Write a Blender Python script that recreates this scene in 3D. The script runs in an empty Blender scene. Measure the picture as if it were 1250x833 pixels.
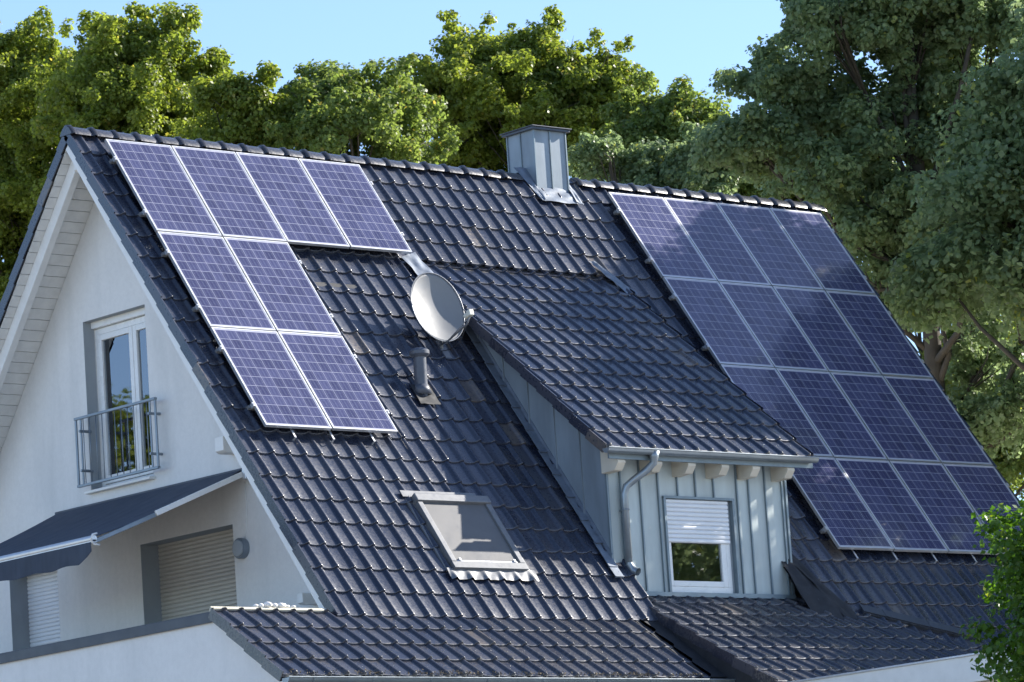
import bpy, bmesh, math, random
import numpy as np
from mathutils import Vector, Matrix
R_ = math.radians
rng = np.random.default_rng(7)
random.seed(7)
scene = bpy.context.scene
col = scene.collection
ZO = 13.4                                   # house coordinates -> world (ground at z = 0)

# ------------------------------------------------------------------ camera
cam = bpy.data.cameras.new('camera')
cam_o = bpy.data.objects.new('camera', cam)
col.objects.link(cam_o)
yaw, pit, roll = 0.712986718, 0.160078473, -0.0666962900
Fw = Vector((math.sin(yaw)*math.cos(pit), math.cos(yaw)*math.cos(pit), math.sin(pit)))
Rt = Vector((math.cos(yaw), -math.sin(yaw), 0)); Up = Rt.cross(Fw)
c_, s_ = math.cos(roll), math.sin(roll)
Rt, Up = c_*Rt + s_*Up, -s_*Rt + c_*Up
m = Matrix((Rt, Up, -Fw)).transposed().to_4x4()
m.translation = Vector((-31.9746983, -44.4579610, -11.7026578 + ZO))
cam_o.matrix_world = m
cam.sensor_width = 36.0
cam.lens = 36.0*5459.28318/1250.0
cam.clip_start = 0.5
cam.clip_end = 3000
cam.dof.use_dof = True
cam.dof.focus_distance = 56.0
cam.dof.aperture_fstop = 6.0
scene.camera = cam_o

# ------------------------------------------------------------------ light
SUN = Vector((0.853, -0.172, 0.490)).normalized()
world = bpy.data.worlds.new('World'); scene.world = world
world.use_nodes = True
nt = world.node_tree; nt.nodes.clear()
sky = nt.nodes.new('ShaderNodeTexSky'); sky.sky_type = 'NISHITA'
sky.sun_disc = False
sky.sun_elevation = math.asin(SUN.z)
sky.sun_rotation = math.atan2(SUN.x, SUN.y)
sky.altitude = 100; sky.air_density = 0.62; sky.dust_density = 0.15; sky.ozone_density = 1.7
bg = nt.nodes.new('ShaderNodeBackground'); bg.inputs['Strength'].default_value = 0.13
wo = nt.nodes.new('ShaderNodeOutputWorld')
nt.links.new(sky.outputs[0], bg.inputs[0]); nt.links.new(bg.outputs[0], wo.inputs[0])
sun = bpy.data.lights.new('sun', 'SUN'); sun.energy = 5.0; sun.angle = R_(0.53)
sun.color = (1.0, 0.94, 0.85)
sun_o = bpy.data.objects.new('sun', sun); col.objects.link(sun_o)
sun_o.location = (30, -10, 60)
sun_o.rotation_euler = SUN.to_track_quat('Z', 'Y').to_euler()
scene.view_settings.view_transform = 'Standard'
scene.view_settings.look = 'None'
scene.view_settings.exposure = 1.2
scene.view_settings.gamma = 1.0
scene.view_settings.use_curve_mapping = False
scene.cycles.max_bounces = 8
scene.cycles.transparent_max_bounces = 12

# ------------------------------------------------------------------ node helpers
class NB:
    def __init__(s, name):
        s.m = bpy.data.materials.new(name); s.m.use_nodes = True
        s.t = s.m.node_tree; s.t.nodes.clear()
        s.out = s.t.nodes.new('ShaderNodeOutputMaterial')
    def n(s, typ, **kw):
        nd = s.t.nodes.new(typ)
        for k, v in kw.items(): setattr(nd, k, v)
        return nd
    def l(s, a, b): s.t.links.new(a, b)
    def val(s, sock, v):
        if isinstance(v, bpy.types.NodeSocket): s.l(v, sock)
        else: sock.default_value = v
    def math(s, op, a, b=0.0, c=0.0):
        nd = s.n('ShaderNodeMath', operation=op)
        for i, v in enumerate((a, b, c)): s.val(nd.inputs[i], v)
        return nd.outputs[0]
    def mix(s, f, a, b):
        nd = s.n('ShaderNodeMix', data_type='RGBA')
        s.val(nd.inputs[0], f)
        for k, v in ((6, a), (7, b)):
            if not isinstance(v, bpy.types.NodeSocket) and len(v) == 3: v = (*v, 1)
            s.val(nd.inputs[k], v)
        return nd.outputs[2]
    def noise(s, scale, detail=3, rough=.5, vec=None, coord='Object', stretch=None):
        tc = s.n('ShaderNodeTexCoord')
        v = vec or tc.outputs[coord]
        if stretch:
            mp = s.n('ShaderNodeMapping'); mp.inputs['Scale'].default_value = stretch
            s.l(v, mp.inputs[0]); v = mp.outputs[0]
        nd = s.n('ShaderNodeTexNoise'); s.l(v, nd.inputs['Vector'])
        nd.inputs['Scale'].default_value = scale; nd.inputs['Detail'].default_value = detail
        nd.inputs['Roughness'].default_value = rough
        return nd.outputs['Fac']
    def ramp(s, f, stops):
        nd = s.n('ShaderNodeValToRGB'); s.l(f, nd.inputs[0])
        el = nd.color_ramp.elements
        while len(el) < len(stops): el.new(0.5)
        for e, (p, c) in zip(el, stops):
            e.position = p; e.color = (*c, 1) if len(c) == 3 else c
        return nd.outputs[0]
    def maprange(s, f, a, b, c=0., d=1.):
        nd = s.n('ShaderNodeMapRange'); s.l(f, nd.inputs[0])
        for i, v in enumerate((a, b, c, d)): nd.inputs[i+1].default_value = v
        return nd.outputs[0]
    def princ(s, **kw):
        nd = s.n('ShaderNodeBsdfPrincipled')
        for k, v in kw.items():
            k = k.replace('_', ' ')
            if not isinstance(v, bpy.types.NodeSocket) and k == 'Base Color' and len(v) == 3: v = (*v, 1)
            s.val(nd.inputs[k], v)
        s.l(nd.outputs[0], s.out.inputs[0])
        return nd
    def bump(s, nd, h, strength=.3, dist=.01):
        b = s.n('ShaderNodeBump'); b.inputs['Strength'].default_value = strength
        b.inputs['Distance'].default_value = dist
        s.l(h, b.inputs['Height']); s.l(b.outputs[0], nd.inputs['Normal'])

def simple(name, c, rough=.5, metal=0., var=.12, scale=3., bump=0., bscale=60., streak=None):
    k = NB(name)
    f = k.noise(scale, 4, .6, stretch=streak)
    lo = tuple(x*(1-var) for x in c); hi = tuple(min(1, x*(1+var)) for x in c)
    cc = k.mix(k.maprange(f, .3, .7), lo, hi)
    r = k.maprange(k.noise(scale*2.3, 3), .3, .7, max(0, rough-.08), min(1, rough+.08))
    p = k.princ(Base_Color=cc, Roughness=r, Metallic=metal)
    if bump: k.bump(p, k.noise(bscale, 4, .6), bump, .004)
    return k.m

def mat_tile(name, base, worn, dirt, dirt_amt):
    k = NB(name)
    at = k.n('ShaderNodeAttribute', attribute_name='tv')
    tv = at.outputs['Fac']
    c = k.mix(tv, base, worn)
    big = k.noise(1.3, 4, .6)
    fine = k.noise(26, 5, .65)
    d = k.math('MULTIPLY', k.maprange(big, .45, .7), k.maprange(fine, .42, .62))
    c = k.mix(k.math('MULTIPLY', d, dirt_amt), c, dirt)
    odd = k.math('GREATER_THAN', tv, .988)
    c = k.mix(k.math('MULTIPLY', odd, k.maprange(fine, .3, .6)), c, (.12, .10, .085))
    r = k.math('ADD', k.maprange(fine, .3, .7, .16, .32), k.math('MULTIPLY', tv, .08))
    p = k.princ(Base_Color=c, Roughness=r)
    p.inputs['Specular IOR Level'].default_value = .72
    p.inputs['Coat Weight'].default_value = .15; p.inputs['Coat Roughness'].default_value = .25
    k.bump(p, k.noise(45, 3, .6), .12, .004)
    return k.m

M = {}
M['tile'] = mat_tile('engobed_clay_tile', (.016, .021, .039), (.038, .044, .066), (.09, .078, .066), .35)
M['tile_worn'] = mat_tile('weathered_clay_tile', (.028, .031, .046), (.052, .053, .067), (.15, .13, .105), .65)
M['ridge'] = mat_tile('ridge_clay', (.026, .028, .038), (.045, .047, .058), (.10, .09, .08), .5)

def mat_render(name, c):
    k = NB(name)
    f = k.noise(.9, 5, .6)
    st = k.noise(2.2, 4, .6, stretch=(1, 1, .12))
    cc = k.mix(k.maprange(f, .35, .7), c, tuple(x*.93 for x in c))
    cc = k.mix(k.math('MULTIPLY', k.maprange(st, .48, .75), .42), cc, tuple(x*y for x, y in zip(c, (.72, .74, .74))))
    cc = k.mix(k.math('MULTIPLY', k.maprange(k.noise(14, 5, .7), .4, .65), .14), cc, tuple(x*.62 for x in c))
    p = k.princ(Base_Color=cc, Roughness=.9)
    k.bump(p, k.noise(70, 4, .75), .6, .005)
    return k.m
M['wall'] = mat_render('white_render', (.80, .79, .765))
M['wall_low'] = mat_render('white_render_lower', (.79, .78, .76))
M['cream'] = mat_render('cream_render', (.66, .62, .50))
M['whitewood'] = simple('white_painted_wood', (.78, .78, .76), .45, var=.05, scale=6, bump=.1, bscale=30)
M['planks'] = simple('white_soffit_boards', (.74, .74, .72), .5, var=.07, scale=8, bump=.1, bscale=40)
M['rafter'] = simple('cream_rafter', (.62, .57, .47), .6, var=.08)
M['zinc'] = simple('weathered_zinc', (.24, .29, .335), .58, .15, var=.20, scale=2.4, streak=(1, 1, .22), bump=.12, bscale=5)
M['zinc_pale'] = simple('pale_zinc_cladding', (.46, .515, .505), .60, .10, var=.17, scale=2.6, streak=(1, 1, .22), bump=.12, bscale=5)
M['zinc_seam'] = simple('zinc_seam', (.20, .25, .28), .5, .4, var=.1)
M['gutter'] = simple('gutter_zinc', (.27, .31, .34), .42, .6, var=.15, scale=3)
M['lead'] = simple('lead_flashing', (.15, .185, .24), .6, .1, var=.22, scale=9, bump=.5, bscale=14)
M['lead_dark'] = simple('dark_flashing', (.022, .023, .027), .75, .0, var=.3, scale=7, bump=.3, bscale=20)
M['darkmetal'] = simple('anthracite_metal', (.06, .07, .088), .45, .3, var=.1)
M['greymetal'] = simple('grey_steel', (.23, .27, .31), .4, .5, var=.08)
M['alu'] = simple('aluminium', (.62, .63, .65), .40, .7, var=.05, scale=9)
M['alu_dull'] = simple('dull_aluminium', (.19, .195, .205), .5, .3, var=.1, scale=9)
M['upvc'] = simple('white_upvc', (.82, .82, .80), .3, var=.03)
M['reveal'] = simple('grey_reveal_paint', (.33, .36, .38), .7, var=.06)
M['shutter'] = simple('beige_shutter', (.56, .54, .49), .5, var=.04)
M['shutter_w'] = simple('white_shutter', (.78, .79, .80), .4, var=.03)
M['fabric'] = simple('navy_awning_fabric', (.042, .056, .084), .85, var=.14, scale=2, streak=(1, 6, 1), bump=.2, bscale=150)
M['pipe'] = simple('grey_plastic_pipe', (.085, .095, .12), .45, var=.12, scale=12)
M['dish'] = simple('dish_enamel', (.20, .205, .21), .5, .05, var=.05, scale=4)
M['dish_arm'] = simple('dish_bracket_metal', (.22, .23, .25), .4, .5, var=.1)
M['lnb'] = simple('cream_plastic', (.66, .65, .56), .4, var=.05)
M['blind'] = simple('grey_blind', (.12, .12, .122), .5, .0, var=.10, scale=2.5, bump=.1, bscale=20)
M['pebble'] = simple('pebble', (.75, .73, .70), .7, var=.1, scale=20)
M['moss'] = simple('dry_moss', (.16, .13, .09), .95, var=.6, scale=60)
M['bark'] = simple('tree_bark', (.06, .050, .038), .9, var=.3, scale=4, bump=.6, bscale=12)
M['bounce_ground'] = simple('pale_bounce_ground', (.32, .29, .24), .95, var=.3, scale=.5)  # unseen ground, made pale to bounce fill light onto walls and trees
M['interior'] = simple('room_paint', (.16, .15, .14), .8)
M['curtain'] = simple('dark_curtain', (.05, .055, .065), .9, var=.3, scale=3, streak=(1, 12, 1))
M['clad_floor'] = simple('terrace_paving', (.35, .34, .32), .8)

def mat_glass(name, ior, tint):
    k = NB(name)
    tr = k.n('ShaderNodeBsdfTransparent'); tr.inputs[0].default_value = (*tint, 1)
    gl = k.n('ShaderNodeBsdfGlossy'); gl.inputs['Roughness'].default_value = .015
    gl.inputs[0].default_value = (.95, .97, 1, 1)
    fr = k.n('ShaderNodeFresnel'); fr.inputs[0].default_value = ior
    mx = k.n('ShaderNodeMixShader')
    b = k.n('ShaderNodeBump'); b.inputs['Strength'].default_value = .02; b.inputs['Distance'].default_value = .02
    k.l(k.noise(1.6, 2), b.inputs['Height']); k.l(b.outputs[0], gl.inputs['Normal'])
    k.l(fr.outputs[0], mx.inputs[0]); k.l(tr.outputs[0], mx.inputs[1]); k.l(gl.outputs[0], mx.inputs[2])
    k.l(mx.outputs[0], k.out.inputs[0])
    return k.m
M['glass'] = mat_glass('double_glazing', 2.6, (.8, .84, .84))

def mat_cells():
    k = NB('polycrystalline_cells')
    uv = k.n('ShaderNodeUVMap', uv_map='UVMap')
    sp = k.n('ShaderNodeSeparateXYZ'); k.l(uv.outputs[0], sp.inputs[0])
    def rs(x, a): return k.math('DIVIDE', k.math('SUBTRACT', x, a), 1-2*a)
    u = rs(sp.outputs[0], .016); v = rs(sp.outputs[1], .012)
    cu = k.math('MULTIPLY', u, 6); cv = k.math('MULTIPLY', v, 10)
    fu = k.math('FRACT', cu); fv = k.math('FRACT', cv)
    du = k.math('ABSOLUTE', k.math('SUBTRACT', fu, .5)); dv = k.math('ABSOLUTE', k.math('SUBTRACT', fv, .5))
    line = k.math('GREATER_THAN', k.math('MAXIMUM', du, dv), .485)
    eu = k.math('ABSOLUTE', k.math('SUBTRACT', u, .5)); ev = k.math('ABSOLUTE', k.math('SUBTRACT', v, .5))
    edge = k.math('GREATER_THAN', k.math('MAXIMUM', eu, ev), .5)
    line = k.math('MAXIMUM', line, edge)
    # bus bars: three per cell, along the long side
    bb = k.math('ABSOLUTE', k.math('SUBTRACT', k.math('FRACT', k.math('MULTIPLY', fu, 3)), .5))
    bus = k.math('LESS_THAN', bb, .03)
    cb = k.n('ShaderNodeCombineXYZ')
    k.l(k.math('FLOOR', cu), cb.inputs[0]); k.l(k.math('FLOOR', cv), cb.inputs[1])
    oi = k.n('ShaderNodeObjectInfo'); k.l(k.math('MULTIPLY', oi.outputs['Random'], 57.0), cb.inputs[2])
    wn = k.n('ShaderNodeTexWhiteNoise', noise_dimensions='3D'); k.l(cb.outputs[0], wn.inputs[0])
    vo = k.n('ShaderNodeTexVoronoi'); vo.inputs['Scale'].default_value = 55
    k.l(uv.outputs[0], vo.inputs['Vector'])
    sv = k.n('ShaderNodeSeparateColor'); k.l(vo.outputs['Color'], sv.inputs[0])
    t = k.math('ADD', k.math('MULTIPLY', wn.outputs[0], .65), k.math('MULTIPLY', sv.outputs[0], .35))
    c = k.mix(t, (.040, .042, .095), (.078, .082, .165))
    c = k.mix(k.math('MULTIPLY', bus, .45), c, (.42, .42, .50))
    c = k.mix(line, c, (.44, .44, .52))
    p = k.princ(Base_Color=c, Roughness=k.maprange(k.noise(2.2, 4, .6), .35, .7, .045, .12))
    p.inputs['IOR'].default_value = 1.52
    p.inputs['Specular IOR Level'].default_value = .32
    p.inputs['Coat Weight'].default_value = .0
    p.inputs['Coat Roughness'].default_value = .05
    return k.m
M['cells'] = mat_cells()

def mat_leaf(name, dark, light, warm, trans=.38, gloss=.42):
    k = NB(name)
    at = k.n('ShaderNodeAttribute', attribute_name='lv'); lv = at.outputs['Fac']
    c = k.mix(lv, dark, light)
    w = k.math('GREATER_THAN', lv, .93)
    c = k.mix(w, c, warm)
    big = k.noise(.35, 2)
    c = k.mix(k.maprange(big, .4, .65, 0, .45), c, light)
    p = k.princ(Base_Color=c, Roughness=gloss)
    p.inputs['Specular IOR Level'].default_value = .35
    tr = k.n('ShaderNodeBsdfTranslucent')
    hs = k.n('ShaderNodeHueSaturation'); hs.inputs['Hue'].default_value = .492
    hs.inputs['Saturation'].default_value = 1.15; hs.inputs['Value'].default_value = 1.9
    k.l(c, hs.inputs['Color']); k.l(hs.outputs[0], tr.inputs[0])
    mx = k.n('ShaderNodeMixShader'); mx.inputs[0].default_value = trans
    k.l(p.outputs[0], mx.inputs[1]); k.l(tr.outputs[0], mx.inputs[2]); k.l(mx.outputs[0], k.out.inputs[0])
    return k.m
M['leaf'] = mat_leaf('maple_leaf', (.100, .145, .030), (.225, .270, .062), (.33, .30, .08), .54)
M['leaf_olive'] = mat_leaf('linden_leaf', (.095, .145, .040), (.200, .250, .075), (.30, .25, .07), .52)
M['leaf_grey'] = mat_leaf('silver_leaf', (.100, .150, .065), (.225, .285, .150), (.32, .34, .08), .50, .40)
M['leaf_bright'] = mat_leaf('bush_leaf', (.040, .095, .016), (.085, .165, .028), (.24, .30, .05), .40)

# ------------------------------------------------------------------ mesh helpers
V3 = lambda *a: np.array(a, float)
class MB:
    def __init__(s): s.V = []; s.F = []
    def add(s, vs, fs):
        b = len(s.V); s.V += [tuple(map(float, v)) for v in vs]; s.F += [tuple(i+b for i in f) for f in fs]; return s
    def box(s, x0, x1, y0, y1, z0, z1):
        x0, x1 = sorted((x0, x1)); y0, y1 = sorted((y0, y1)); z0, z1 = sorted((z0, z1))
        return s.add([(x, y, z) for z in (z0, z1) for x, y in ((x0, y0), (x1, y0), (x1, y1), (x0, y1))],
                     [(0, 3, 2, 1), (4, 5, 6, 7), (0, 1, 5, 4), (1, 2, 6, 5), (2, 3, 7, 6), (3, 0, 4, 7)])
    def obox(s, o, a, b, c):
        """box from corner o with edge vectors a, b, c"""
        o, a, b, c = map(lambda q: np.array(q, float), (o, a, b, c))
        vs = [o, o+a, o+a+b, o+b, o+c, o+a+c, o+a+b+c, o+b+c]
        return s.add(vs, [(0, 3, 2, 1), (4, 5, 6, 7), (0, 1, 5, 4), (1, 2, 6, 5), (2, 3, 7, 6), (3, 0, 4, 7)])
    def prism(s, pts, d):
        n = len(pts); pts = [np.array(p, float) for p in pts]; d = np.array(d, float)
        return s.add(pts + [p+d for p in pts],
                     [tuple(range(n))[::-1], tuple(range(n, 2*n))] + [(i, (i+1) % n, n+(i+1) % n, n+i) for i in range(n)])
    def tube(s, path, r, seg=12, caps=True):
        path = [Vector(p) for p in path]; rings = []
        rs = r if isinstance(r, (list, tuple)) else [r]*len(path)
        up = Vector((.13, .21, .97))
        vs = []
        for i, p in enumerate(path):
            t = ((path[min(i+1, len(path)-1)]-p).normalized() + (p-path[max(i-1, 0)]).normalized())
            if t.length < 1e-6: t = Vector((0, 0, 1))
            t.normalize()
            a = t.cross(up)
            if a.length < 1e-3: a = t.cross(Vector((1, 0, 0)))
            a.normalize(); b = t.cross(a)
            for j in range(seg):
                th = 2*math.pi*j/seg
                vs.append(p + (a*math.cos(th)+b*math.sin(th))*rs[i])
        fs = []
        for i in range(len(path)-1):
            for j in range(seg):
                k = (j+1) % seg
                fs.append((i*seg+j, i*seg+k, (i+1)*seg+k, (i+1)*seg+j))
        if caps:
            fs.append(tuple(range(seg))[::-1]); fs.append(tuple(range((len(path)-1)*seg, len(path)*seg)))
        return s.add(vs, fs)
    def bar(s, a, b, w, h, up=(0, 0, 1)):
        a, b = Vector(a), Vector(b); t = (b-a).normalized()
        sd = t.cross(Vector(up)).normalized(); u = sd.cross(t)
        return s.obox(a - sd*w/2 - u*h/2, b-a, sd*w, u*h)

def new_mesh(name, V, F, mat, smooth=False):
    me = bpy.data.meshes.new(name)
    me.from_pydata([tuple(v) for v in V], [], F)
    me.materials.append(mat); me.update()
    if smooth:
        me.polygons.foreach_set('use_smooth', [True]*len(me.polygons))
    return me

def tag(o, label=None, cat=None, group=None, kind=None):
    for k, v in (('label', label), ('category', cat), ('group', group), ('kind', kind)):
        if v: o[k] = v
    return o
def thing(name, base, label, cat, group=None):
    o = bpy.data.objects.new(name, None); col.objects.link(o)
    o.location = (base[0], base[1], base[2]+ZO); o.empty_display_size = .2
    return tag(o, label, cat, group)
def root_of(o):
    while o.parent: o = o.parent
    return o
def link(name, me, parent):
    o = bpy.data.objects.new(name, me); col.objects.link(o)
    if parent: o.parent = parent
    return o
def part(name, mb, mat, parent, smooth=False, bevel=0, autos=None):
    """mb in house coordinates; linked under parent"""
    r = root_of(parent); b = np.array(r.location) - V3(0, 0, ZO)
    V = np.array(mb.V) - b
    o = link(name, new_mesh(name, V, mb.F, mat, smooth), parent)
    if bevel:
        md = o.modifiers.new('bevel', 'BEVEL'); md.width = bevel; md.segments = 2; md.limit_method = 'ANGLE'
    if autos:
        o.data.polygons.foreach_set('use_smooth', [True]*len(o.data.polygons))
        o.data.set_sharp_from_angle(angle=R_(autos))
    return o
def single(name, mb, mat, base, label=None, cat=None, group=None, kind=None, **kw):
    V = np.array(mb.V) - V3(*base)
    o = link(name, new_mesh(name, V, mb.F, mat, kw.get('smooth', False)), None)
    o.location = (base[0], base[1], base[2]+ZO)
    return tag(o, label, cat, group, kind)

# ------------------------------------------------------------------ main dimensions (house coordinates, metres)
P = 0.94437412                                # main roof pitch
n_m = V3(0, -math.sin(P), math.cos(P)); d_m = V3(0, -math.cos(P), -math.sin(P))
def main(x, v, h=0.): return V3(x, 0, 0) + d_m*v + n_m*(-.17+h)
XL, XR = -.36, 12.62                          # verges
XG = .35                                      # gable wall face
YR = .30                                      # ridge line
XP = -1.98                                    # parapet face
yw = -3.947                                   # dormer front wall
XD0, XD1 = 4.42, 7.46
TW, TP = .2421, .371

# ------------------------------------------------------------------ tiles
PROF = [(0, .001), (.02, -.002), (.055, -.004), (.10, -.004), (.145, -.002), (.172, .001), (.179, .008), (.187, .019),
        (.199, .026), (.212, .029), (.226, .026), (.238, .017), (.246, .005), (.250, -.004)]
def tile_field(name, parent, mat, O, D, N, u0, u1, v0, v1, tip0, vtip0, skip=None, flange=None, clips=(), pitch=TP):
    """rows of interlocking tiles. O: point for (u=0, v=0); tip0: u of a roll's crest; vtip0: v of a row's lower end"""
    O, D, N = map(np.array, (O, D, N)); U = V3(1, 0, 0)
    prof = np.array(PROF); npf = len(prof)
    V, F, T = [], [], []
    k0 = math.ceil((v0 - vtip0)/pitch + .02); k1 = math.ceil((v1-vtip0)/pitch - .25)
    j0 = math.floor((u0 - tip0 - .03)/TW) ; j1 = math.ceil((u1-tip0)/TW)
    nb = 0
    for k in range(k0, k1+1):
        vb = min(vtip0 + k*pitch, v1)
        vt = max(vtip0 + (k-1)*pitch - .03, v0)
        if vb-vt < .05: continue
        for j in range(j0, j1+1):
            us = tip0 + j*TW - .212
            if us + .245 < u0 or us > u1: continue
            uc, vc = us+.12, (vt+vb)/2
            if skip and skip(uc, vc): continue
            ju, jv, jh = rng.normal(0, .0016), rng.normal(0, .0025), rng.normal(0, .0012)
            jt, ja = rng.normal(0, .004), rng.normal(0, .0035)
            tv = rng.random()
            L = vb - vt
            vs = [vt, vb-.016, vb-.004, vb, vb]
            hs = [0, .029*(L-.016)/L+.0005, .026, .019, -.010]
            pu = np.clip(us + prof[:, 0] + ju, u0, u1)
            for a, (vv, hh) in enumerate(zip(vs, hs)):
                hb = prof[:, 1] if a < 4 else prof[:, 1]*.9
                hgt = hh + hb + jh + jt*(vv-vc) + ja*(prof[:, 0]-.12)
                lift = .004*np.exp(-((prof[:, 0]-.212)/.03)**2) if a in (1, 2) else 0
                w = vv + jv + .010*np.sin(np.clip(prof[:, 0]/.17, 0, 1)*math.pi)*(a > 0)
                pts = O + pu[:, None]*U + w[:, None]*D + (hgt+lift)[:, None]*N
                V.append(pts)
            T += [tv]*(5*npf)
            for a in range(4):
                for b in range(npf-1):
                    i = nb + a*npf + b
                    F.append((i, i+npf, i+npf+1, i+1))
            nb += 5*npf
        if flange:
            for (uf, dr) in flange:
                if skip and skip(uf, (vt+vb)/2): continue
                tv = rng.random()
                a = O + U*uf + D*(vt+.03) + N*(.0); b = O + U*uf + D*vb + N*.0
                q = [a+N*.03, b+N*.052, b-N*.075, a-N*.095]
                q += [x + U*dr*.018 for x in q]
                q += []
                V.append(np.array(q)); T += [tv]*8
                F += [(nb, nb+1, nb+2, nb+3), (nb+7, nb+6, nb+5, nb+4), (nb, nb+4, nb+5, nb+1), (nb+1, nb+5, nb+6, nb+2), (nb+2, nb+6, nb+7, nb+3)]
                nb += 8
    V = np.concatenate(V)
    r = root_of(parent); base = np.array(r.location) - V3(0, 0, ZO)
    me = new_mesh(name, V-base, F, mat, True)
    at = me.attributes.new('tv', 'FLOAT', 'POINT'); at.data.foreach_set('value', T)
    if clips:
        bm = bmesh.new(); bm.from_mesh(me)
        for co, no in clips:
            bmesh.ops.bisect_plane(bm, geom=bm.verts[:]+bm.edges[:]+bm.faces[:], plane_co=Vector(co)-Vector(base), plane_no=Vector(no), clear_outer=True)
        bm.to_mesh(me); bm.free()
    me.set_sharp_from_angle(angle=R_(55))
    return link(name, me, parent)

house = thing('house', (0, -4.3, -13.4), 'white gabled house with steep dark tiled roof carrying two solar arrays', 'house')

EXC = lambda u, v: (4.42 < u < 7.42 and 2.75 < v < 6.95) or (4.27 < u < 7.60 and 1.72 < v < 3.0) or (4.62 < u < 7.40 and 6.9 < v < 8.4) or (v > 7.93 and u < 8.0)\
    or (1.80 < u < 2.82 and 6.05 < v < 7.16)
roof = tile_field('roof_tiles', house, M['tile'], main(0, 0), d_m, n_m, XL, XR, -.33, 8.67, -.215, .140+.0,
                  skip=EXC, flange=[(XL-.012, 1), (XR-.006, 1)])
# rear slope
PR = R_(50.5)
d_r = V3(0, math.cos(PR), -math.sin(PR)); n_r = V3(0, math.sin(PR), math.cos(PR))
RZ = float(main(0, 0)[2] + (YR-main(0, 0)[1])*math.tan(P))
rear = tile_field('rear_roof_tiles', house, M['tile'], V3(0, YR, RZ), d_r, n_r, XL, XR, .02, 8.6, -.215, .30, flange=[(XL-.012, 1), (XR-.006, 1)])
# ridge caps
def ridge_cap_mesh():
    sec = [(-.125, -.075), (-.115, -.045), (-.070, .010), (-.035, .034), (0, .040), (.035, .034), (.070, .010), (.115, -.045), (.125, -.075)]
    V, F = [], []
    st = [(0, 1.0, 0), (.015, 1.10, .004), (.055, 1.12, .008), (.06, 1.0, 0), (.335, .95, -.004), (.36, .93, -.01)]
    for x, sc, dz in st:
        for y, z in sec: V.append((x, y*sc, (z+.08)*sc-.08+dz))
    n = len(sec)
    for i in range(len(st)-1):
        for j in range(n-1):
            F.append((i*n+j, i*n+j+1, (i+1)*n+j+1, (i+1)*n+j))
    F.append(tuple(range(n)))
    me = new_mesh('ridge_cap', V, F, M['ridge'], True); me.set_sharp_from_angle(angle=R_(40))
    return me
rc = ridge_cap_mesh()
hb = np.array(house.location) - V3(0, 0, ZO)
x = XL - .02
k = 0
while x < XR - .1:
    if not (6.98 < x < 7.72):
        o = link('ridge_cap', rc.copy() if k % 3 == 0 else rc, roof)
        me = o.data
        if k % 3 == 0 or 'tv' not in me.attributes:
            if 'tv' not in me.attributes:
                a = me.attributes.new('tv', 'FLOAT', 'POINT')
            me.attributes['tv'].data.foreach_set('value', [rng.random()*.95]*len(me.vertices))
        o.location = (x-hb[0], YR-hb[1], RZ-hb[2]+.012+rng.normal(0, .003))
        o.rotation_euler = (0, rng.normal(0, .008), rng.normal(0, .01))
    x += .336; k += 1

# deck under tiles, soffit boards, flying rafters
def slab(mb, x0, x1, P0, P1, N, h0, h1):
    P0, P1 = np.array(P0), np.array(P1); N = np.array(N)
    a = P0 + N*h0; mb.obox(V3(x0, a[1], a[2]), V3(x1-x0, 0, 0), P1-P0, N*(h1-h0))
dk = MB()
def mv(v, h): q = main(0, v, h); return q
for x0, x1, va, vb in ((XL+.04, 4.60, -.25, 7.85), (4.603, 7.42, -.25, 6.3), (7.423, XR-.04, -.25, 8.6)):
    slab(dk, x0, x1, mv(va, 0), mv(vb, 0), n_m, -.07, -.025)
part('roof_deck', dk, M['lead_dark'], house)
dk = MB()
O_r = V3(0, YR, RZ)
slab(dk, XL+.04, XR-.04, O_r+d_r*.15, O_r+d_r*8.5, n_r, -.07, -.025)
part('roof_deck', dk, M['lead_dark'], house)
# soffit: one mesh of narrow boards on each slope of the overhang
def soffit(Pt, D, N, length, v0):
    mb = MB(); v = v0
    while v < length:
        a = Pt + D*(v+.004) + N*(-.098)
        mb.obox(V3(XL+.03, a[1], a[2]), V3(XG-XL-.03+.3, 0, 0), D*.150, N*.02)
        v += .158
    mb2 = MB()
    a = Pt + D*v0 + N*(-.074); mb2.obox(V3(XL+.03, a[1], a[2]), V3(XG-XL, 0, 0), D*(length-v0), N*.003)
    return mb, mb2
for Pt, D, N, Ln, v0 in ((main(0, 0), d_m, n_m, 7.7, -.16), (O_r, d_r, n_r, 8.3, .1)):
    a, b = soffit(Pt, D, N, Ln, v0)
    s0 = part('soffit', a, M['planks'], house)
    part('soffit_backing', b, M['lead_dark'], s0)
# flying rafters (white) inside the verge
for Pt, D, N, Ln, v0 in ((main(0, 0), d_m, n_m, 7.72, -.10), (O_r, d_r, n_r, 8.3, .16)):
    mb = MB(); a = Pt + D*v0 + N*(-.25)
    mb.obox(V3(-.205, a[1], a[2]), V3(.10, 0, 0), D*(Ln-v0), N*.15)
    part('flying_rafter', mb, M['whitewood'], house, bevel=.006)
# white verge board below the tiles along the front slope
mb = MB(); a = main(0, -.12) + n_m*(-.175); mb.obox(V3(XL+.006, a[1], a[2]), V3(.022, 0, 0), d_m*7.98, n_m*.10)
part('verge_board', mb, M['whitewood'], house)
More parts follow.
